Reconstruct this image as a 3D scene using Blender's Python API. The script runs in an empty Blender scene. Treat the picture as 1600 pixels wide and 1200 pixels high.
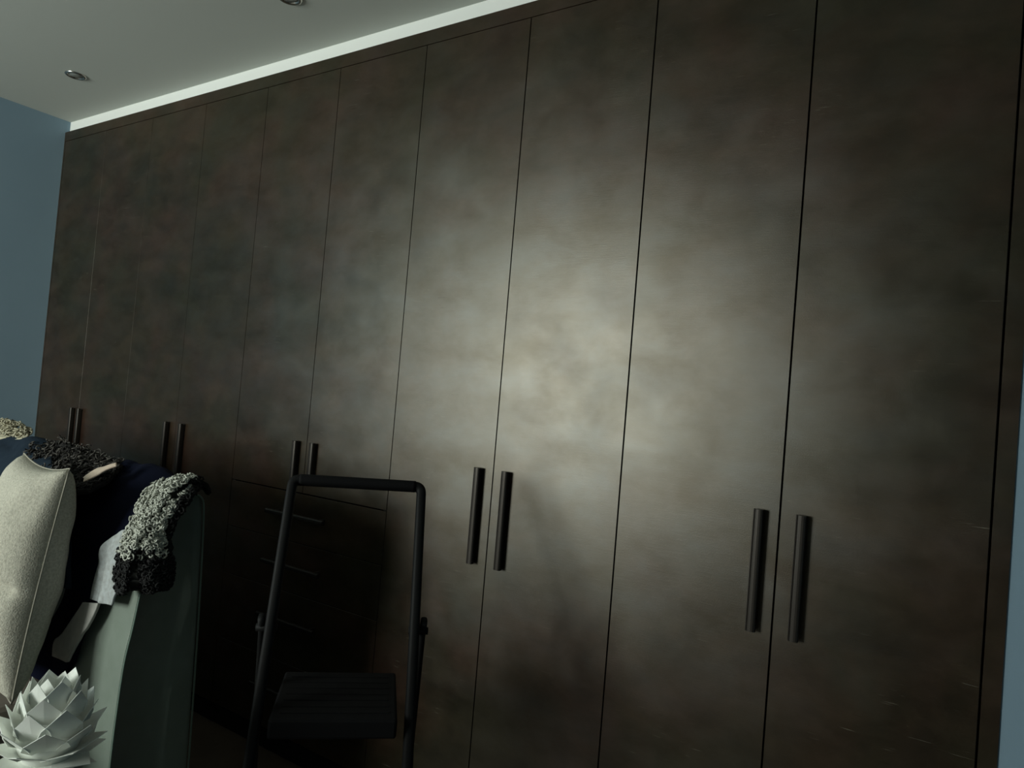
import bpy, bmesh, math, random
from mathutils import Vector, Matrix, noise
S = bpy.context.scene
COL = S.collection

# ---------------------------------------------------------------- camera
cam_data = bpy.data.cameras.new('camera')
cam = bpy.data.objects.new('camera', cam_data); COL.objects.link(cam)
cam_data.sensor_width = 36.0
cam_data.lens = 36.0 * 1079.9 / 1600.0
cam_data.clip_start = 0.02
YAW, PITCH, ROLL = -0.56565, 0.02667, 0.08314
fw = Vector((math.sin(YAW) * math.cos(PITCH), math.cos(YAW) * math.cos(PITCH), math.sin(PITCH)))
rt = Vector((math.cos(YAW), -math.sin(YAW), 0))
up = rt.cross(fw)
r2 = rt * math.cos(ROLL) + up * math.sin(ROLL)
u2 = -rt * math.sin(ROLL) + up * math.cos(ROLL)
cam.matrix_world = Matrix(((r2.x, u2.x, -fw.x, 4.1133), (r2.y, u2.y, -fw.y, -1.7836),
                           (r2.z, u2.z, -fw.z, 1.3727), (0, 0, 0, 1)))
S.camera = cam

# ---------------------------------------------------------------- world, light, exposure
wd = bpy.data.worlds.new('world'); S.world = wd; wd.use_nodes = True
wd.node_tree.nodes['Background'].inputs[0].default_value = (0.62, 0.75, 0.80, 1)
wd.node_tree.nodes['Background'].inputs[1].default_value = 0.6
WIN = (0.30, 1.80, 0.85, 2.35)          # window opening in the rear wall: x0, x1, z0, z1
ROOM_Y = -4.3
ld = bpy.data.lights.new('window_daylight', 'AREA'); ld.shape = 'RECTANGLE'
ld.size = WIN[1] - WIN[0]; ld.size_y = WIN[3] - WIN[2]
ld.energy = 168; ld.color = (0.93, 1.0, 0.93)
lo = bpy.data.objects.new('window_daylight', ld); COL.objects.link(lo)
lo.location = ((WIN[0] + WIN[1]) / 2, ROOM_Y - 0.25, (WIN[2] + WIN[3]) / 2)
lo.rotation_euler = (math.radians(90), 0, 0)
S.view_settings.view_transform = 'Standard'
S.view_settings.look = 'None'
S.view_settings.gamma = 1
S.view_settings.use_curve_mapping = False
S.view_settings.exposure = 0.0

# ---------------------------------------------------------------- helpers
def tag(o, label=None, cat=None, group=None, kind=None):
    if label: o['label'] = label
    if cat: o['category'] = cat
    if group: o['group'] = group
    if kind: o['kind'] = kind
    return o

def empty(name, loc=(0, 0, 0), rz=0.0):
    o = bpy.data.objects.new(name, None); COL.objects.link(o)
    o.location = loc; o.rotation_euler = (0, 0, rz); o.empty_display_size = .1
    return o

def link(name, me, mat=None, parent=None, smooth=False):
    if mat is not None: me.materials.append(mat)
    if smooth:
        for p in me.polygons: p.use_smooth = True
    o = bpy.data.objects.new(name, me); COL.objects.link(o)
    if parent: o.parent = parent
    return o

def build(name, bm, mat=None, parent=None, smooth=False):
    bmesh.ops.recalc_face_normals(bm, faces=bm.faces)
    me = bpy.data.meshes.new(name); bm.to_mesh(me); bm.free()
    return link(name, me, mat, parent, smooth)

def box(bm, x0, x1, y0, y1, z0, z1, bevel=0.0, seg=1):
    r = bmesh.ops.create_cube(bm, size=1.0)
    vs = r['verts']
    for v in vs:
        v.co = Vector((x0 + (v.co.x + .5) * (x1 - x0), y0 + (v.co.y + .5) * (y1 - y0), z0 + (v.co.z + .5) * (z1 - z0)))
    if bevel:
        es = list({e for v in vs for e in v.link_edges})
        bmesh.ops.bevel(bm, geom=es, offset=bevel, segments=seg, affect='EDGES', profile=.5)

def boxobj(name, b, mat, parent=None, bevel=0.0, seg=1):
    bm = bmesh.new(); box(bm, *b, bevel=bevel, seg=seg)
    return build(name, bm, mat, parent)

def tube(bm, pts, ra, rb=None, n=12, closed=False, up=Vector((0, 0, 1)), power=1.0, caps=True):
    """sweep an ellipse (ra in-plane, rb along up) along pts; power<1 gives a boxier section"""
    rb = rb or ra
    pts = [Vector(p) for p in pts]; rings = []
    m = len(pts)
    for i, p in enumerate(pts):
        if closed: t = pts[(i + 1) % m] - pts[i - 1]
        else: t = pts[min(i + 1, m - 1)] - pts[max(i - 1, 0)]
        t.normalize()
        s = t.cross(up)
        if s.length < 1e-4: s = t.cross(Vector((1, 0, 0)))
        s.normalize(); w = s.cross(t).normalized()
        ring = []
        for k in range(n):
            a = 2 * math.pi * k / n
            ca, sa = math.cos(a), math.sin(a)
            ca = math.copysign(abs(ca) ** power, ca); sa = math.copysign(abs(sa) ** power, sa)
            ring.append(bm.verts.new(p + s * ca * ra + w * sa * rb))
        rings.append(ring)
    for i in range(m if closed else m - 1):
        A, B = rings[i], rings[(i + 1) % m]
        for k in range(n):
            bm.faces.new((A[k], A[(k + 1) % n], B[(k + 1) % n], B[k]))
    if not closed and caps:
        bm.faces.new(rings[0][::-1]); bm.faces.new(rings[-1])

def lathe(bm, prof, n=32, cx=0, cy=0, cap=True):
    rings = []
    for r, z in prof:
        rings.append([bm.verts.new((cx + r * math.cos(2 * math.pi * k / n), cy + r * math.sin(2 * math.pi * k / n), z)) for k in range(n)])
    for A, B in zip(rings, rings[1:]):
        for k in range(n): bm.faces.new((A[k], A[(k + 1) % n], B[(k + 1) % n], B[k]))
    if cap:
        bm.faces.new(rings[0][::-1]); bm.faces.new(rings[-1])

def fillet(pts, r, n=6):
    pts = [Vector(p) for p in pts]; out = [pts[0]]
    for a, b, c in zip(pts, pts[1:], pts[2:]):
        d1 = (a - b).normalized(); d2 = (c - b).normalized()
        p, q = b + d1 * r, b + d2 * r
        for k in range(n + 1):
            t = k / n
            out.append(p * (1 - t) ** 2 + b * 2 * t * (1 - t) + q * t * t)
    out.append(pts[-1]); return out

def cr(p0, p1, p2, p3, t):
    return 0.5 * ((2 * p1) + (p2 - p0) * t + (2 * p0 - 5 * p1 + 4 * p2 - p3) * t * t + (3 * p1 - p0 - 3 * p2 + p3) * t * t * t)

def spline(pts, t):
    n = len(pts) - 1; x = min(max(t, 0), 1) * n; i = min(int(x), n - 1); f = x - i
    g = lambda k: Vector(pts[k]) if 0 <= k <= n else (2 * Vector(pts[0]) - Vector(pts[1]) if k < 0 else 2 * Vector(pts[n]) - Vector(pts[n - 1]))
    return cr(g(i - 1), g(i), g(i + 1), g(i + 2), f)

def surf(grid, u, v):
    return spline([spline(row, u) for row in grid], v)

PROF = [(-.546, .02), (-.550, .27), (-.560, .63), (-.569, .85), (-.578, 1.0), (-.590, 1.035), (-.615, 1.045), (-.645, 1.035), (-.682, .99), (-.712, .93),
        (-.729, .88), (-.737, .80), (-.748, .71), (-.762, .62), (-.769, .50), (-.773, .36), (-.775, .02)]
PD = [spline([(0, y, z) for y, z in PROF], k / 96) for k in range(97)]
def outside(p, gap):
    """keep a draped point at least `gap` off the headboard surface"""
    if not (.28 < p.x < 2.36): return p
    q = Vector((0, p.y, p.z)); best = min(range(97), key=lambda k: (PD[k] - q).length_squared)
    a = PD[max(best - 1, 0)]; b = PD[min(best + 1, 96)]; t = (b - a).normalized()
    nn = Vector((0, -t.z, t.y))
    if nn.dot(PD[best] - Vector((0, -.655, .55))) < 0: nn = -nn
    d = (q - PD[best]).dot(nn)
    if d < gap:
        q = q + nn * (gap - d)
        return Vector((p.x, q.y, q.z))
    return p

def cloth(name, grid, mat, parent=None, nu=40, nv=40, thick=.008, wr=.006, freq=9, seed=0, ragged=0.0, gap=.012, org=None):
    """draped cloth: smooth surface through measured points, wrinkled, with real thickness"""
    P = []
    for j in range(nv + 1):
        for i in range(nu + 1):
            p = surf(grid, i / nu, j / nv); P.append(p)
    idx = lambda i, j: j * (nu + 1) + i
    Q = []
    for j in range(nv + 1):
        for i in range(nu + 1):
            du = P[idx(min(i + 1, nu), j)] - P[idx(max(i - 1, 0), j)]
            dv = P[idx(i, min(j + 1, nv))] - P[idx(i, max(j - 1, 0))]
            nn = du.cross(dv)
            nn = nn.normalized() if nn.length > 1e-9 else Vector((0, 0, 1))
            p = P[idx(i, j)]
            h = noise.noise(Vector((p.x * freq + seed * 7.3, p.y * freq * .8, p.z * freq * .35)))
            h2 = noise.noise(p * freq * 2.3 + Vector((seed, 3, 1)))
            e = Vector((0, 0, 0))
            if ragged and (i in (0, nu) or j in (0, nv)):
                e = Vector((noise.noise(p * 60), noise.noise(p * 70), noise.noise(p * 80 + Vector((4, 4, 4))))) * ragged
            w = p + nn * (h * wr + h2 * wr * .35) + e
            og = org if org else Vector((0, 0, 0))
            Q.append(outside(w + og, gap) - og)
    me = bpy.data.meshes.new(name)
    me.from_pydata([tuple(q) for q in Q], [], [(idx(i, j), idx(i + 1, j), idx(i + 1, j + 1), idx(i, j + 1)) for j in range(nv) for i in range(nu)])
    o = link(name, me, mat, parent, True)
    md = o.modifiers.new('thickness', 'SOLIDIFY'); md.thickness = thick; md.offset = 0
    return o

# ---------------------------------------------------------------- materials
def mat(name, base, rough=.6, spec=.5, metal=0.0, var=None, var_scale=6, bump=0.0, bump_scale=200, detail=3, sheen=0.0, aniso=None, coat=0.0):
    m = bpy.data.materials.new(name); m.use_nodes = True
    nt = m.node_tree; b = nt.nodes['Principled BSDF']
    b.inputs['Base Color'].default_value = (*base, 1); b.inputs['Roughness'].default_value = rough
    b.inputs['Specular IOR Level'].default_value = spec; b.inputs['Metallic'].default_value = metal
    if sheen:
        b.inputs['Sheen Weight'].default_value = sheen; b.inputs['Sheen Roughness'].default_value = .4
    geo = nt.nodes.new('ShaderNodeNewGeometry')
    if var:
        n = nt.nodes.new('ShaderNodeTexNoise'); n.inputs['Scale'].default_value = var_scale; n.inputs['Detail'].default_value = detail
        nt.links.new(geo.outputs['Position'], n.inputs['Vector'])
        r = nt.nodes.new('ShaderNodeValToRGB'); r.color_ramp.elements[0].position = .3; r.color_ramp.elements[1].position = .7
        r.color_ramp.elements[0].color = (*base, 1); r.color_ramp.elements[1].color = (*var, 1)
        nt.links.new(n.outputs['Fac'], r.inputs[0]); nt.links.new(r.outputs[0], b.inputs['Base Color'])
    if bump:
        n2 = nt.nodes.new('ShaderNodeTexNoise'); n2.inputs['Scale'].default_value = bump_scale; n2.inputs['Detail'].default_value = 4
        nt.links.new(geo.outputs['Position'], n2.inputs['Vector'])
        bp = nt.nodes.new('ShaderNodeBump'); bp.inputs['Strength'].default_value = bump; bp.inputs['Distance'].default_value = .003
        nt.links.new(n2.outputs['Fac'], bp.inputs['Height']); nt.links.new(bp.outputs[0], b.inputs['Normal'])
    return m

def leather_board(name, k=1.0):
    """mottled brown board with clouded tone and fine sideways scratches"""
    m = bpy.data.materials.new(name); m.use_nodes = True
    nt = m.node_tree; N = nt.nodes; L = nt.links; b = N['Principled BSDF']
    geo = N.new('ShaderNodeNewGeometry')
    def tex(scale, detail, dist=0.0, vec=None, rough=.5):
        n = N.new('ShaderNodeTexNoise'); n.inputs['Scale'].default_value = scale; n.inputs['Detail'].default_value = detail
        n.inputs['Distortion'].default_value = dist; n.inputs['Roughness'].default_value = rough
        L.new(vec if vec else geo.outputs['Position'], n.inputs['Vector']); return n.outputs['Fac']
    def ramp(fac, stops):
        r = N.new('ShaderNodeValToRGB'); e = r.color_ramp.elements
        e[0].position, e[0].color = stops[0][0], (*stops[0][1], 1); e[1].position, e[1].color = stops[-1][0], (*stops[-1][1], 1)
        for p, c in stops[1:-1]:
            x = e.new(p); x.color = (*c, 1)
        L.new(fac, r.inputs[0]); return r.outputs[0]
    def mix(kind, f, a, c):
        x = N.new('ShaderNodeMix'); x.data_type = 'RGBA'; x.blend_type = kind
        for s, v in ((x.inputs[0], f), (x.inputs[6], a), (x.inputs[7], c)):
            if isinstance(v, (int, float)): s.default_value = v
            elif isinstance(v, tuple): s.default_value = (*v, 1)
            else: L.new(v, s)
        return x.outputs[2]
    mpc = N.new('ShaderNodeMapping'); mpc.inputs['Scale'].default_value = (1, 1, 1.7); L.new(geo.outputs['Position'], mpc.inputs['Vector'])
    hue = ramp(tex(2.6, 4, .6), [(.36, (.050*k, .042*k, .024*k)), (.5, (.070*k, .046*k, .028*k)), (.64, (.086*k, .048*k, .034*k))])
    cloud = ramp(tex(5.5, 9, .3, mpc.outputs[0], rough=.66), [(.34, (.6, .6, .6)), (.5, (1, 1, 1)), (.68, (1.45, 1.45, 1.45))])
    col = mix('MULTIPLY', 1.0, hue, cloud)
    mp = N.new('ShaderNodeMapping'); mp.inputs['Scale'].default_value = (14, 14, 420); L.new(geo.outputs['Position'], mp.inputs['Vector'])
    fine = tex(1.0, 2, .0, mp.outputs[0])
    scr = ramp(fine, [(.685, (0, 0, 0)), (.74, (1, 1, 1))])
    scrd = ramp(fine, [(.24, (1, 1, 1)), (.30, (0, 0, 0))])
    gate = ramp(tex(3.1, 3), [(.48, (0, 0, 0)), (.60, (1, 1, 1))])
    g1 = mix('MULTIPLY', 1.0, scr, gate); g2 = mix('MULTIPLY', 1.0, scrd, gate)
    s1 = N.new('ShaderNodeMath'); s1.operation = 'MULTIPLY'; s1.inputs[1].default_value = .8; L.new(g1, s1.inputs[0])
    s2 = N.new('ShaderNodeMath'); s2.operation = 'MULTIPLY'; s2.inputs[1].default_value = .7; L.new(g2, s2.inputs[0])
    col = mix('MIX', s2.outputs[0], col, (.012, .010, .008))
    mr = N.new('ShaderNodeMapRange'); mr.inputs[1].default_value = .3; mr.inputs[2].default_value = .7
    mr.inputs[3].default_value = ROUGH - .02; mr.inputs[4].default_value = ROUGH + .03
    L.new(tex(6.5, 5, .4), mr.inputs[0])
    bp = N.new('ShaderNodeBump'); bp.inputs['Strength'].default_value = .16; bp.inputs['Distance'].default_value = .0008
    L.new(tex(420, 3), bp.inputs['Height'])
    bp2 = N.new('ShaderNodeBump'); bp2.inputs['Strength'].default_value = .12; bp2.inputs['Distance'].default_value = .0006
    L.new(fine, bp2.inputs['Height']); L.new(bp.outputs[0], bp2.inputs['Normal'])
    # a dull lacquer: matt coloured board under a soft, slightly brown gloss
    N.remove(b)
    df = N.new('ShaderNodeBsdfDiffuse'); df.inputs['Roughness'].default_value = .6; L.new(col, df.inputs['Color'])
    gl = N.new('ShaderNodeBsdfGlossy'); gl.distribution = 'BECKMANN'
    gcol = ramp(tex(4.4, 9, .2, mpc.outputs[0], rough=.64), [(.34, (.78, .70, .57)), (.5, (.92, .85, .73)), (.66, (1.0, .965, .87))])
    gcol = mix('MIX', s2.outputs[0], gcol, (.30, .28, .22))
    L.new(gcol, gl.inputs['Color']); L.new(mr.outputs[0], gl.inputs['Roughness'])
    fr = N.new('ShaderNodeFresnel'); fr.inputs['IOR'].default_value = IOR
    for x in (df, gl): L.new(bp2.outputs[0], x.inputs['Normal'])
    mx = N.new('ShaderNodeMixShader'); L.new(fr.outputs[0], mx.inputs[0]); L.new(df.outputs[0], mx.inputs[1]); L.new(gl.outputs[0], mx.inputs[2])
    sd = N.new('ShaderNodeBsdfDiffuse'); sd.inputs['Color'].default_value = (.21, .19, .15, 1)
    mx2 = N.new('ShaderNodeMixShader'); L.new(s1.outputs[0], mx2.inputs[0]); L.new(mx.outputs[0], mx2.inputs[1]); L.new(sd.outputs[0], mx2.inputs[2])
    L.new(mx2.outputs[0], N['Material Output'].inputs['Surface'])
    return m

ROUGH, IOR = .395, 1.79
M_DOOR = leather_board('mottled_brown_board', .42)
M_CARC = mat('carcass_dark', (.010, .009, .008), .8, .2)
M_HANDLE = mat('bronze_black_metal', (.040, .034, .029), .42, .5, .7)
M_BLUE = mat('blue_wall_paint', (.21, .30, .37), .85, .2, var=(.22, .31, .38), var_scale=3, bump=.05, bump_scale=300)
M_CEIL = mat('ceiling_paint', (.50, .52, .48), .9, .2)
M_WHITE = mat('white_fascia_paint', (.86, .87, .83), .6, .3)
M_CREAM = mat('rear_wall_paint', (.45, .45, .42), .9, .2)
M_FLOOR = mat('dark_wood_floor', (.060, .040, .026), .5, .4, var=(.085, .06, .04), var_scale=12)
M_CHROME = mat('brushed_nickel', (.55, .55, .52), .25, .5, 1.0)
M_BULB = mat('bulb_glass', (.25, .26, .24), .15, .6)
M_GREEN = mat('sage_green_velvet', (.165, .20, .165), .6, .3, var=(.185, .22, .185), var_scale=25, bump=.10, bump_scale=500, sheen=.25)
M_PIPING = mat('sage_green_piping', (.14, .195, .16), .7, .3)
M_NAVY = mat('navy_wool', (.003, .0045, .014), .95, .1, bump=.3, bump_scale=500)
M_NAVY2 = mat('blue_wool', (.012, .020, .032), .95, .1, var=(.017, .027, .040), var_scale=30, bump=.3, bump_scale=500)
M_SHIRT = mat('grey_white_cotton', (.42, .45, .46), .9, .2, var=(.30, .31, .30), var_scale=90, bump=.2)
M_SLEEVE = mat('grey_lining', (.34, .335, .31), .9, .2, var=(.42, .41, .38), var_scale=40)
M_CREAMF = mat('cream_fold_cloth', (.62, .50, .40), .9, .2)
M_FURC = mat('cream_fur', (.46, .42, .30), .95, .1, var=(.34, .32, .24), var_scale=60)
M_FURD = mat('dark_brown_fur', (.013, .012, .011), .9, .2, var=(.032, .029, .027), var_scale=40)
M_FURDL = mat('dark_brown_fur_tip', (.075, .068, .06), .8, .3)
M_FLB = mat('fleece_hide', (.018, .019, .017), .95, .1)  # near-black hide paints shade into the gaps between curls
M_FLC = mat('grey_fleece_curl', (.20, .205, .17), .6, .5, var=(.70, .71, .62), var_scale=110)  # pale spots in the colour stand in for highlights on the curls
M_FLD = mat('black_fleece_curl', (.010, .010, .010), .8, .3)
M_LINEN = mat('natural_linen', (.54, .515, .43), .95, .1, var=(.38, .36, .30), var_scale=170, bump=.6, bump_scale=260)
M_SEAM = mat('linen_seam', (.33, .31, .26), .95, .1)
M_MATT = mat('mattress_cover', (.20, .17, .14), .9, .2)
M_BLACK = mat('black_steel', (.005, .005, .005), .62, .18)
M_RUBBER = mat('black_rubber', (.004, .004, .0045), .8, .15)
M_PETAL = mat('white_lamp_petal', (.86, .88, .82), .45, .45)
M_TABLE = mat('white_table', (.5, .5, .47), .5, .4)

# ---------------------------------------------------------------- room shell
XL, XR, ZC = -0.014, 5.35, 2.695
WX = 4.236                                  # right end of the wardrobe
boxobj('floor', (XL - .15, XR + .15, ROOM_Y - .15, .80, -.12, 0), M_FLOOR)['kind'] = 'structure'
boxobj('ceiling', (XL - .15, XR + .15, ROOM_Y - .15, .80, ZC, ZC + .12), M_CEIL)['kind'] = 'structure'
boxobj('wall_left', (XL - .15, XL, ROOM_Y - .15, .80, 0, ZC), M_BLUE)['kind'] = 'structure'
boxobj('wall_right', (XR, XR + .15, ROOM_Y - .15, .80, 0, ZC), M_BLUE)['kind'] = 'structure'
boxobj('wall_back', (XL, WX, .66, .80, 0, ZC), M_BLUE)['kind'] = 'structure'
boxobj('wall_alcove', (WX, XR, .004, .80, 0, ZC), M_BLUE)['kind'] = 'structure'
bm = bmesh.new()
box(bm, XL, WIN[0], ROOM_Y - .15, ROOM_Y, 0, ZC); box(bm, WIN[1], XR, ROOM_Y - .15, ROOM_Y, 0, ZC)
box(bm, WIN[0], WIN[1], ROOM_Y - .15, ROOM_Y, 0, WIN[2]); box(bm, WIN[0], WIN[1], ROOM_Y - .15, ROOM_Y, WIN[3], ZC)
build('wall_rear', bm, M_CREAM)['kind'] = 'structure'
wf = empty('window_1', ((WIN[0] + WIN[1]) / 2, ROOM_Y - .1, WIN[2])); wf['kind'] = 'structure'
hw, hh = (WIN[1] - WIN[0]) / 2, WIN[3] - WIN[2]
bm = bmesh.new()
for b in ((-hw, -hw + .05, 0, hh), (hw - .05, hw, 0, hh), (-hw + .05, hw - .05, 0, .05), (-hw + .05, hw - .05, hh - .05, hh), (-.025, .025, .05, hh - .05)):
    box(bm, b[0], b[1], -.03, .03, b[2], b[3])
build('window_frame', bm, M_WHITE, wf)
tr = boxobj('trim_1', (XL, WX, .022, .64, 2.631, ZC), M_WHITE); tr['kind'] = 'structure'

# ---------------------------------------------------------------- wardrobe run
W = .42; DT, DB, TH, GAP = 2.581, .075, .020, .0012
SEAM = [.0007, .0007, .0008, .0009, .0010, .0012, .0014, .0017, .0020, .0021, .0020]    # half gap at each door joint
def handle_v(parent, x, z0, z1, y=0.0):
    bm = bmesh.new(); zc = [z0 + .035, z1 - .035]
    # flat pull bar with soft edges standing on two posts
    # solid pull bar: rounded front, rib added at left to imitate a highlight line, narrow foot on the door
    tube(bm, [(x, y - .016, z0), (x, y - .016, z0 + .004), (x, y - .016, z1 - .004), (x, y - .016, z1)], .0108, .0085, n=20, up=Vector((0, 1, 0)), power=.75)
    box(bm, x - .0075, x + .0075, y - .012, y, z0 + .003, z1 - .003)
    box(bm, x - .0132, x - .0114, y - .019, y - .008, z0, z1)
    return build('handle', bm, M_HANDLE, parent, False)
def handle_h(parent, xc, z, half=.155):
    bm = bmesh.new(); y = -TH
    tube(bm, [(xc - half, y - .036, z), (xc + half, y - .036, z)], .0075, .0085, n=16, power=.6)
    for s in (-1, 1): tube(bm, [(xc + s * (half - .035), y, z), (xc + s * (half - .035), y - .032, z)], .006, n=10)
    return build('handle', bm, M_HANDLE, parent, False)
HT0, HB0 = 1.163, .867
names = ['leftmost brown double wardrobe cabinet beside the blue wall, behind the piled throws',
         'brown double wardrobe cabinet second from the left wall, handles just above the throws',
         'middle brown wardrobe cabinet with short doors over drawers, behind the black step ladder',
         'brown double wardrobe cabinet just right of the black step ladder',
         'rightmost brown double wardrobe cabinet, nearest the camera, with the largest handles']
HO = [(.380, .452), (1.206, 1.321), (2.054, 2.147), (2.892, 2.994), (3.735, 3.833)]
for u in range(5):
    x0, x1 = 2 * u * W, (2 * u + 2) * W
    c = empty('wardrobe_cabinet', (x0, 0, 0)); tag(c, names[u], 'wardrobe', 'brown wardrobe cabinets along the wall')
    L = 2 * W
    bm = bmesh.new()
    box(bm, .0005, .0185, .004, .60, 0.001, DT); box(bm, L - .0185, L - .0005, .004, .60, 0.001, DT)
    box(bm, .0185, L - .0185, .004, .60, DB, DB + .018); box(bm, .0185, L - .0185, .004, .60, DT - .018, DT)
    box(bm, .0185, L - .0185, .592, .60, DB + .018, DT - .018)
    build('carcass', bm, M_CARC, c)
    boxobj('plinth', (.019, L - .019, .006, .024, 0.001, DB - .002), M_CARC, c)
    zb = DB + .002 if u != 2 else .972
    for d in range(2):
        a, b = d * W + SEAM[2 * u + d], (d + 1) * W - SEAM[2 * u + d + 1]
        # front face lies in the plane y = 0
        dr = boxobj('door', (a, b, 0, TH - .017 + .0005, zb, DT - .0018), M_DOOR, c, bevel=.0004)
        hx = HO[u][d] - x0
        handle_v(dr, hx, HB0 if u != 2 else 1.01, HT0)
    if u == 2:
        zz = [.969, .785, .598, .340, .077]
        for k in range(4):
            dz = boxobj('drawer', (GAP, L - GAP, 0, TH - .017 + .0005, zz[k + 1] + .0015, zz[k] - .0015), M_DOOR, c, bevel=.0004)
            bm = bmesh.new(); xc = L / 2 + .005; z = [.889, .701, .50, .24][k]
            tube(bm, [(xc - .155, -.036, z), (xc + .155, -.036, z)], .0075, .0085, n=16, power=.6)
            for s in (-1, 1): tube(bm, [(xc + s * .12, 0, z), (xc + s * .12, -.032, z)], .006, n=10)
            build('handle', bm, M_HANDLE, dz)
fp = boxobj('trim_2', (XL, WX, .0, .60, DT + .0008, 2.631), M_DOOR); fp['kind'] = 'structure'
fp = boxobj('trim_3', (10 * W + .0025, WX, .0, .60, 0, DT - .001), M_DOOR); fp['kind'] = 'structure'
fp = boxobj('trim_4', (XL, -.002, .0, .60, 0, DT), M_DOOR); fp['kind'] = 'structure'

# ---------------------------------------------------------------- bed with tall headboard
bed = empty('bed', (1.33, -1.75, 0))
tag(bed, 'bed with tall sage green velvet headboard, piled with throws, left of the step ladder', 'bed')
bx = Vector((1.33, -1.75, 0))
prof = [spline([(0, y, z) for y, z in PROF], k / 64) for k in range(65)]
bm = bmesh.new()
X0, X1, RI = .30, 2.36, .006
cen = Vector((0, -.655, .5))
layers = []
for x, ins in ((X0, .02), (X0 + .012, .004), (X0 + .03, 0), (X1 - .03, 0), (X1 - .010, .003), (X1 - .002, .010), (X1, .022)):
    ring = []
    for p in prof:
        q = Vector((x, p.y, p.z)); d = Vector((0, -.655, min(max(p.z, .1), .95))) - q
        if d.length > 1e-6: q += d.normalized() * ins
        ring.append(bm.verts.new(q - bx))
    layers.append(ring)
for A, B in zip(layers, layers[1:]):
    for k in range(len(prof)):
        k2 = (k + 1) % len(prof); bm.faces.new((A[k], A[k2], B[k2], B[k]))
bm.faces.new(layers[0]); bm.faces.new(layers[-1][::-1])
build('headboard', bm, M_GREEN, bed, True)
bm = bmesh.new()
tube(bm, [Vector((X1 - .004, p.y, p.z)) - bx + Vector((0, -.0008 if p.y < -.6 else .0005, 0)) for p in prof], .0028, n=8)
build('piping', bm, M_PIPING, bed, True)
boxobj('bed_frame', (.42 - bx.x, 2.20 - bx.x, -2.85 - bx.y, -.772 - bx.y, .08, .30), M_GREEN, bed, bevel=.02, seg=3)
boxobj('mattress', (.44 - bx.x, 2.17 - bx.x, -2.80 - bx.y, -.776 - bx.y, .301, .50), M_MATT, bed, bevel=.05, seg=5)
for x in (.5, 2.1):
    for y in (-2.75, -.90):
        bm = bmesh.new(); lathe(bm, [(.018, 0.001), (.028, .079)], 12, x - bx.x, y - bx.y); build('leg', bm, M_BLACK, bed)

# measured points in the room (metres) that the draped things pass through
NAVY = [[(1.641, -0.54, 0.857), (1.839, -0.536, 0.951), (2.051, -0.545, 0.992), (2.251, -0.548, 0.983)], [(1.684, -0.587, 0.958), (1.881, -0.584, 1.068), (2.101, -0.587, 1.087), (2.285, -0.582, 1.059)], [(1.843, -0.663, 0.921), (2.026, -0.668, 1.003), (2.177, -0.656, 1.036), (2.324, -0.657, 1.034)], [(1.987, -0.723, 0.837), (2.098, -0.713, 0.896), (2.2, -0.709, 0.941), (2.31, -0.718, 0.967)], [(2.03, -0.752, 0.739), (2.088, -0.746, 0.781), (2.147, -0.739, 0.815), (2.255, -0.749, 0.869)], [(2.0, -0.78, 0.648), (2.071, -0.766, 0.684), (2.129, -0.759, 0.709), (2.22, -0.762, 0.765)], [(1.966, -0.799, 0.571), (2.031, -0.782, 0.593), (2.091, -0.769, 0.617), (2.172, -0.767, 0.677)], [(1.956, -0.825, 0.46), (2.027, -0.793, 0.476), (2.094, -0.763, 0.504), (2.147, -0.755, 0.572)]]
SHIRT = [[(2.269, -0.755, 0.947), (2.29, -0.754, 0.954), (2.317, -0.754, 0.962)], [(2.208, -0.763, 0.9), (2.275, -0.762, 0.908), (2.315, -0.76, 0.919)], [(2.189, -0.76, 0.83), (2.254, -0.767, 0.841), (2.316, -0.77, 0.857)], [(2.183, -0.763, 0.783), (2.245, -0.771, 0.789), (2.311, -0.777, 0.804)], [(2.185, -0.772, 0.749), (2.238, -0.774, 0.752), (2.303, -0.78, 0.76)]]
SLEEVE = [[(2.163, -0.768, 0.736), (2.206, -0.77, 0.743), (2.237, -0.763, 0.745)], [(2.138, -0.765, 0.695), (2.199, -0.768, 0.704), (2.227, -0.756, 0.71)], [(2.103, -0.774, 0.644), (2.182, -0.777, 0.665), (2.208, -0.755, 0.666)], [(2.068, -0.783, 0.611), (2.159, -0.785, 0.621), (2.181, -0.759, 0.62)], [(2.072, -0.779, 0.573), (2.139, -0.784, 0.576), (2.152, -0.764, 0.579)]]
DARKFUR = [[(1.197, -0.52, 0.966), (1.438, -0.52, 0.984), (1.66, -0.52, 0.985), (1.861, -0.52, 0.984)], [(1.305, -0.57, 1.063), (1.538, -0.58, 1.092), (1.746, -0.58, 1.075), (1.953, -0.585, 1.059)], [(1.44, -0.63, 1.051), (1.687, -0.65, 1.07), (1.867, -0.65, 1.061), (2.03, -0.65, 1.061)], [(1.661, -0.72, 1.02), (1.854, -0.73, 1.035), (1.99, -0.73, 1.039), (2.097, -0.72, 1.047)], [(1.767, -0.76, 0.967), (1.944, -0.77, 0.993), (2.043, -0.77, 1.012), (2.098, -0.76, 1.023)]]
CREAMFOLD = [[(1.962, -0.735, 1.012), (2.017, -0.735, 1.051), (2.052, -0.72, 1.08), (2.095, -0.69, 1.101)], [(1.997, -0.75, 1.012), (2.055, -0.75, 1.047), (2.093, -0.735, 1.077), (2.124, -0.705, 1.098)]]
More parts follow.
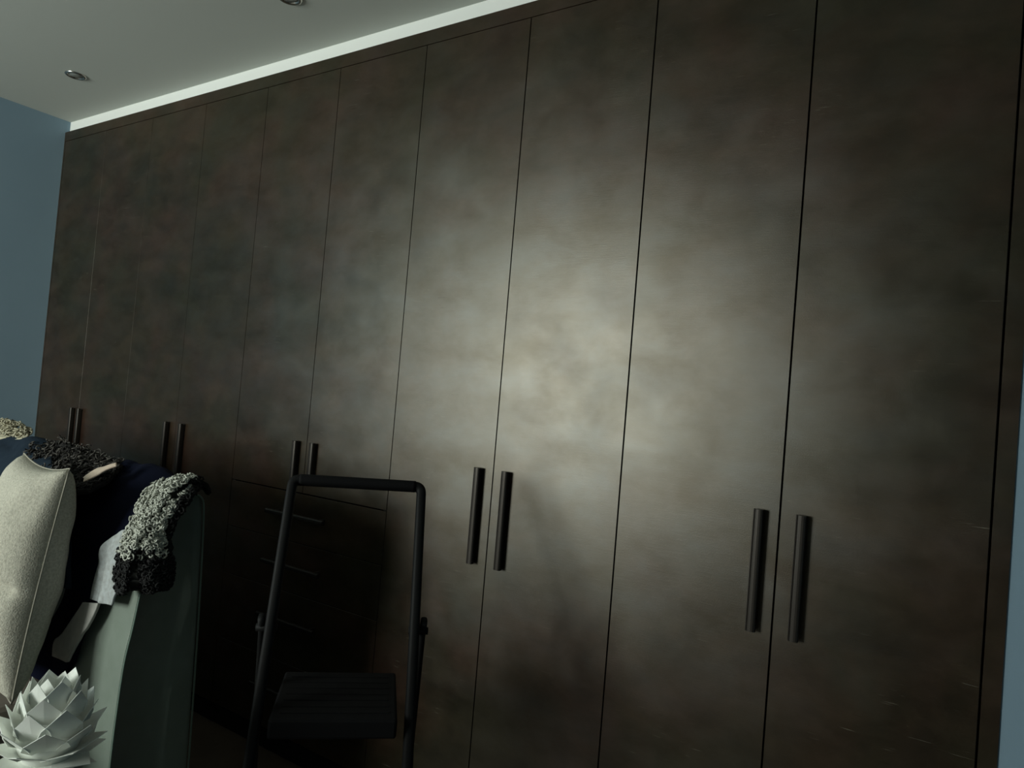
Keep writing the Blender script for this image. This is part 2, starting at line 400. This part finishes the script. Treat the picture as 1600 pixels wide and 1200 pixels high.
FARNAVY = [[(0.475, -0.51, 0.904), (0.839, -0.51, 0.971), (1.11, -0.51, 1.016), (1.35, -0.51, 1.029)], [(0.659, -0.58, 0.994), (1.005, -0.58, 1.056), (1.25, -0.58, 1.102), (1.465, -0.58, 1.093)], [(0.871, -0.66, 0.968), (1.223, -0.66, 1.027), (1.461, -0.66, 1.069), (1.651, -0.66, 1.066)], [(1.098, -0.74, 0.904), (1.45, -0.74, 0.963), (1.669, -0.74, 1.002), (1.874, -0.75, 1.039)], [(1.18, -0.77, 0.828), (1.546, -0.77, 0.889), (1.758, -0.77, 0.927), (1.989, -0.78, 0.972)], [(1.239, -0.79, 0.73), (1.662, -0.79, 0.81), (1.864, -0.79, 0.851), (2.066, -0.79, 0.878)], [(1.269, -0.8, 0.629), (1.709, -0.8, 0.718), (1.928, -0.8, 0.754), (2.11, -0.8, 0.765)]]
CREAMFUR = [[(0.343, -0.49, 0.917), (0.661, -0.49, 0.98), (0.893, -0.49, 1.018), (1.111, -0.49, 1.036)], [(0.435, -0.53, 1.026), (0.748, -0.53, 1.077), (0.984, -0.53, 1.119), (1.162, -0.53, 1.096)], [(0.654, -0.6, 0.994), (0.948, -0.6, 1.04), (1.171, -0.6, 1.077), (1.332, -0.6, 1.084)]]
PILLOW_CORNERS = [(1.841, -0.824, 1.107), (2.191, -0.863, 1.106), (2.187, -0.942, 0.522), (1.719, -0.908, 0.539)]
FLEECE = [[(2.251, -0.644, 1.001), (2.293, -0.606, 1.031), (2.336, -0.59, 1.018)], [(2.268, -0.675, 1.027), (2.323, -0.63, 1.069), (2.369, -0.612, 1.058)], [(2.287, -0.715, 0.995), (2.344, -0.698, 1.029), (2.388, -0.658, 1.014)], [(2.293, -0.745, 0.933), (2.359, -0.733, 0.948), (2.378, -0.686, 0.951)], [(2.295, -0.754, 0.881), (2.374, -0.74, 0.89), (2.386, -0.684, 0.891)], [(2.305, -0.746, 0.831), (2.381, -0.734, 0.841), (2.392, -0.679, 0.842)], [(2.329, -0.73, 0.804), (2.38, -0.721, 0.807), (2.385, -0.683, 0.813)]]


# linen pillow leaning on the headboard
TL, TR, BR, BL = [Vector(p) for p in PILLOW_CORNERS]
n = 44
nrm = (TR - TL).cross(BL - TL).normalized()
if nrm.y > 0: nrm = -nrm
vs, fs = [], []
def pil(i, j, side):
    u, v = i / n, j / n
    a, b = 2 * u - 1, 2 * v - 1
    # edges curve in between the pointed corners
    pin = .035
    uu = u + (-a) * pin * (1 - b * b) ; vv = v + (-b) * pin * (1 - a * a)
    p = TL * (1 - uu) * (1 - vv) + TR * uu * (1 - vv) + BR * uu * vv + BL * (1 - uu) * vv
    th = ((1 - a * a) ** .42) * ((1 - b * b) ** .42)
    w = noise.noise(p * 7) * .012 + noise.noise(p * 16) * .006
    edge = max(0, 1 - max(abs(a), abs(b)))
    w -= .022 * math.exp(-((v - .5 - .06 * a) / .025) ** 2) * max(0, a) ** .5 * (side > 0)
    w += .005 * noise.noise(Vector((p.x * 3, p.y * 3, p.z * 11)))
    return p + nrm * side * (th * (.105 if side > 0 else .105)) + nrm * w * min(1, edge * 6)
idx = {}
for side in (1, -1):
    for j in range(n + 1):
        for i in range(n + 1):
            if side == -1 and (i in (0, n) or j in (0, n)): idx[(i, j, -1)] = idx[(i, j, 1)]; continue
            idx[(i, j, side)] = len(vs); vs.append(pil(i, j, side))
    for j in range(n):
        for i in range(n):
            q = (idx[(i, j, side)], idx[(i + 1, j, side)], idx[(i + 1, j + 1, side)], idx[(i, j + 1, side)])
            fs.append(q if side == -1 else q[::-1])
pc = (TL + TR + BR + BL) / 4; pc.z = min(BR.z, BL.z)
me = bpy.data.meshes.new('cushion'); me.from_pydata([tuple(v - pc) for v in vs], [], fs)
pe = empty('cushion', pc); tag(pe, 'large square beige linen cushion standing upright against the throws on the bed', 'cushion')
link('cover', me, M_LINEN, pe, True)
bm = bmesh.new()
tube(bm, [vs[idx[(i, j, 1)]] - pc for i, j in [(k, 0) for k in range(n)] + [(n, k) for k in range(n)] + [(n - k, n) for k in range(n)] + [(0, n - k) for k in range(n)]], .0022, n=6, closed=True)
build('seam', bm, M_SEAM, pe, True)

# throws and clothes over the headboard
tag(cloth('blanket', NAVY, M_NAVY, thick=.012, wr=.016, freq=8, seed=1, nu=50, nv=60, gap=.016), 'very dark navy blanket hanging over the headboard between cushion and sheepskin', 'blanket')
tag(cloth('throw', FARNAVY, M_NAVY2, thick=.014, wr=.018, freq=6, seed=3, gap=.014), 'dusty blue throw over the far end of the headboard behind the beige cushion', 'blanket')
sh = empty('shirt', (2.25, -.77, .75)); tag(sh, 'pale grey shirt hanging below the navy blanket down the front of the headboard', 'clothing')
def loc(grid, o): return [[tuple(Vector(p) - o) for p in r] for r in grid]
so = Vector((2.25, -.77, .75))
cloth('body', loc(SHIRT, so), M_SHIRT, sh, thick=.006, wr=.009, freq=20, seed=5, gap=.030, org=so)
tag(cloth('sleeve', loc(SLEEVE, so), M_SLEEVE, sh, thick=.008, wr=.013, freq=17, nu=30, nv=30, seed=6, gap=.034, org=so), 'darker crumpled grey sleeve')
tag(cloth('folded_cloth', CREAMFOLD, M_CREAMF, thick=.006, wr=.006, freq=20, seed=8, nv=10, gap=.040), 'thin cream cloth edge showing between dark fur and navy blanket', 'cloth')

def curls(name, grid, mat, parent, count, off, rad, tr, rng, vr=(0, 1), origin=Vector((0, 0, 0)), ur=(0, 1), turns=1.3, gap=.036):
    bm = bmesh.new()
    for _ in range(count):
        u, v = rng.uniform(*ur), rng.uniform(*vr)
        p = surf(grid, u, v); du = surf(grid, min(u + .03, 1), v) - surf(grid, max(u - .03, 0), v); dv = surf(grid, u, min(v + .03, 1)) - surf(grid, u, max(v - .03, 0))
        nn = du.cross(dv).normalized()
        if nn.dot(Vector((4.1, -1.8, 2.2)) - p) < 0: nn = -nn
        ax = (nn + Vector((rng.gauss(0, .45), rng.gauss(0, .45), rng.gauss(0, .45)))).normalized()
        e1 = ax.orthogonal().normalized(); e2 = ax.cross(e1); r = rad * rng.uniform(.6, 1.3); ph = rng.uniform(0, 6.28); T = turns * rng.uniform(.7, 1.2)
        c = outside(p, gap) + nn * off * rng.uniform(.2, 1.3) - origin
        pts = []
        for k in range(11):
            t = k / 10; a = ph + t * T * 6.283; rr = r * (1 - .55 * t)
            pts.append(c + e1 * math.cos(a) * rr + e2 * math.sin(a) * rr + ax * (t * r * .9))
        tube(bm, pts, tr, n=5, up=ax, caps=False)
    o = build(name, bm, mat, parent, True); o['kind'] = 'stuff'; return o

rng = random.Random(4)
fo = Vector((2.33, -.74, .9))
fl = empty('sheepskin', fo); tag(fl, 'curly grey sheepskin draped down the near end of the green headboard', 'sheepskin')
cloth('hide', loc(FLEECE, fo), M_FLB, fl, thick=.012, wr=.006, freq=20, seed=9, nu=24, nv=30, ragged=.006, gap=.036, org=fo)
curls('curls', FLEECE, M_FLC, fl, 760, .011, .0078, .0022, rng, (.06, .66), fo, (0, .86))
tag(curls('dark_curls', FLEECE, M_FLD, fl, 600, .010, .0075, .0022, rng, (.60, 1.0), fo), 'black curls along the lower edge')
curls('dark_curls', FLEECE, M_FLD, fl, 160, .008, .009, .0028, rng, (.1, .75), fo, (.82, 1.0))['label'] = 'black curls along the right edge'
do = Vector((1.65, -.57, 1.0))
df = empty('fur_throw', do); tag(df, 'dark brown shaggy fur throw over the headboard behind the beige cushion', 'fur throw')
cloth('hide', loc(DARKFUR, do), M_FURD, df, thick=.016, wr=.012, freq=9, seed=10, gap=.030, org=do)
curls('fur', DARKFUR, M_FURD, df, 1500, .010, .0075, .0030, rng, (.1, .95), do, turns=.9, gap=.03)
curls('fur_tips', DARKFUR, M_FURDL, df, 120, .020, .011, .0022, rng, (.25, .7), do, turns=.8, gap=.03)
co = Vector((.72, -.46, 1.05))
cf = empty('fur_throw', co); tag(cf, 'cream fur throw at the far end of the headboard by the blue wall', 'fur throw')
cloth('hide', loc(CREAMFUR, co), M_FURC, cf, thick=.016, wr=.014, freq=14, seed=12, nu=24, nv=20, gap=.034, org=co)
curls('fur', CREAMFUR, M_FURC, cf, 420, .014, .012, .003, rng, (.05, .95), co, turns=.8)

# ---------------------------------------------------------------- black folding step ladder
AZ = math.atan2(.678, .735)
lad = empty('step_ladder', (3.018, -.668, 0), AZ)
tag(lad, 'black folding step ladder with tall hoop handrail standing before the wardrobe', 'step ladder')
def hv(z): return -.275 + .4925 * z            # lean of the front frame (local y) at height z
def hw_(z): return .172 - .008 * (z / 1.13)     # half width
def fp_(s, z): return Vector((s * hw_(z), hv(z), z))
nrmv = Vector((0, 1, -.4925)).normalized()
bm = bmesh.new()
path = fillet([fp_(-1, .02), fp_(-1, 1.130), fp_(1, 1.130), fp_(1, .02)], .020, 8)
tube(bm, path, .0125, .015, n=14, up=nrmv, power=.7)
build('front_frame', bm, M_BLACK, lad, True)
bm = bmesh.new()
tube(bm, [fp_(-.90, 1.130), fp_(-.86, 1.130), fp_(.86, 1.130), fp_(.90, 1.130)], .0142, .0165, n=16, up=nrmv, power=.8)
tag(build('hand_grip', bm, M_RUBBER, lad, True), 'black foam grip along the top rail')
bm = bmesh.new()
for s in (-1, 1):
    pass
hz = .815
for s in (-1, 1):
    bm = bmesh.new()
    w = hw_(hz) + .022
    tube(bm, [(s * w, hv(hz) + .004, hz + .012), (s * w, hv(hz) + .03, hz - .03), (s * w, .30, .02)], .0085, .013, n=12, up=Vector((0, 1, 0)), power=.7)
    build('rear_leg', bm, M_BLACK, lad, True)
    bm = bmesh.new(); tube(bm, [(s * (w - .035), hv(hz) + .012, hz - .014), (s * (w + .012), hv(hz) + .012, hz - .014)], .009, n=12)
    build('hinge', bm, M_BLACK, lad, True)
    for (y, ww) in ((hv(.02), hw_(0)), (.30, w)):
        boxobj('foot', (s * ww - .016, s * ww + .016, y - .02, y + .02, 0.001, .03), M_RUBBER, lad, bevel=.004)
bm = bmesh.new(); tube(bm, [(-.19, .265, .13), (.19, .265, .13)], .009, n=10); build('brace', bm, M_BLACK, lad, True)
def tread(z, y0, y1, hwid, name):
    bm = bmesh.new(); box(bm, -hwid, hwid, y0, y1, z - .044, z, bevel=.006, seg=2)
    o = build(name, bm, M_RUBBER, lad)
    bm = bmesh.new()
    for k in range(7):
        y = y0 + (y1 - y0) * (k + 1) / 8
        box(bm, -hwid + .02, hwid - .02, y - .004, y + .004, z, z + .0015)
    build('grip_rib', bm, M_RUBBER, o)
tread(.65, 0.0, .265, .138, 'platform')
tread(.43, hv(.43) - .03, hv(.43) + .16, .155, 'step')
tread(.21, hv(.21) - .03, hv(.21) + .16, .157, 'step')

# ---------------------------------------------------------------- bedside table with petal lamp (table is below the frame)
tb = empty('side_table', (2.722, -1.105, 0)); tag(tb, 'small round white bedside table under the white petal lamp', 'table')
bm = bmesh.new(); lathe(bm, [(.15, .465), (.16, .47), (.16, .485), (.155, .49)], 40); build('table_top', bm, M_TABLE, tb)
bm = bmesh.new(); lathe(bm, [(.13, .001), (.13, .012), (.02, .022), (.018, .465)], 32); build('pedestal', bm, M_TABLE, tb)
lp = empty('table_lamp', (2.722, -1.105, .491)); tag(lp, 'white table lamp made of layered pointed petals, in the lower left corner', 'lamp')
bm = bmesh.new(); lathe(bm, [(.045, 0), (.045, .008), (.012, .014), (.012, .142)], 32); build('base', bm, M_PETAL, lp)
bm = bmesh.new()
lathe(bm, [(.026, .14), (.044, .15), (.054, .18), (.052, .205), (.040, .228), (.026, .236)], 32, cap=True); build('core', bm, M_PETAL, lp, True)
# one pointed petal, folded slightly along its middle
pts = [(0, -.034, 0), (-.030, -.008, .0), (-.027, .004, .0), (0, .034, .001), (.027, .004, .0), (.030, -.008, 0), (0, 0, .0015)]
fcs = [(0, 6, 1), (1, 6, 2), (2, 6, 3), (3, 6, 4), (4, 6, 5), (5, 6, 0)]
pm = bpy.data.meshes.new('petal')
pv = [(x, y, z) for x, y, z in pts] + [(x, y, z - .0008) for x, y, z in pts]
pf = list(fcs) + [tuple(i + 7 for i in f[::-1]) for f in fcs] + [(i, (i + 1) % 6, (i + 1) % 6 + 7, i + 7) for i in range(6)]
pm.from_pydata(pv, [], pf); pm.materials.append(M_PETAL)
rng = random.Random(11)
ROWS = [(.018, .272, 4, 4, .8), (.034, .266, 8, 6, .95), (.047, .243, 14, 6, 1.12), (.057, .218, 24, 7, 1.2), (.062, .194, 42, 7, 1.2), (.062, .172, 62, 7, 1.2), (.056, .152, 84, 6, 1.15), (.046, .138, 108, 6, 1.1)]
for r, (rad, z, tilt, cnt, sc) in enumerate(ROWS):
    for k in range(cnt):
        ph = 2 * math.pi * (k + .5 * (r % 2)) / cnt + rng.uniform(-.06, .06) + .35
        out = Vector((math.cos(ph), math.sin(ph), 0)); th = math.radians(tilt + rng.uniform(-6, 6))
        yv = out * math.sin(th) + Vector((0, 0, 1)) * math.cos(th)
        zv = out * math.cos(th) - Vector((0, 0, 1)) * math.sin(th); xv = yv.cross(zv)
        o = bpy.data.objects.new('petal', pm); COL.objects.link(o); o.parent = lp
        s = sc * rng.uniform(.95, 1.06)
        m = Matrix(((xv.x, yv.x, zv.x, 0), (xv.y, yv.y, zv.y, 0), (xv.z, yv.z, zv.z, 0), (0, 0, 0, 1)))
        o.matrix_local = Matrix.Translation(out * rad + Vector((0, 0, z))) @ m @ Matrix.Scale(s, 4)

# ---------------------------------------------------------------- recessed ceiling lights
for i, (x, lab) in enumerate(((.671, 'small recessed ceiling spotlight near the left blue wall'), (2.126, 'small recessed ceiling spotlight cut by the top edge of the photo'))):
    c = empty('ceiling_spotlight', (x, -.278, ZC)); tag(c, lab, 'ceiling light', 'recessed ceiling spotlights')
    bm = bmesh.new(); lathe(bm, [(.043, -.0005), (.043, -.004), (.038, -.007), (.031, -.006), (.029, -.0005)], 32, cap=False); build('trim_ring', bm, M_CHROME, c, True)
    bm = bmesh.new(); lathe(bm, [(.028, -.0006), (.027, -.004), (.010, -.0055)], 24); build('bulb', bm, M_BULB, c, True)
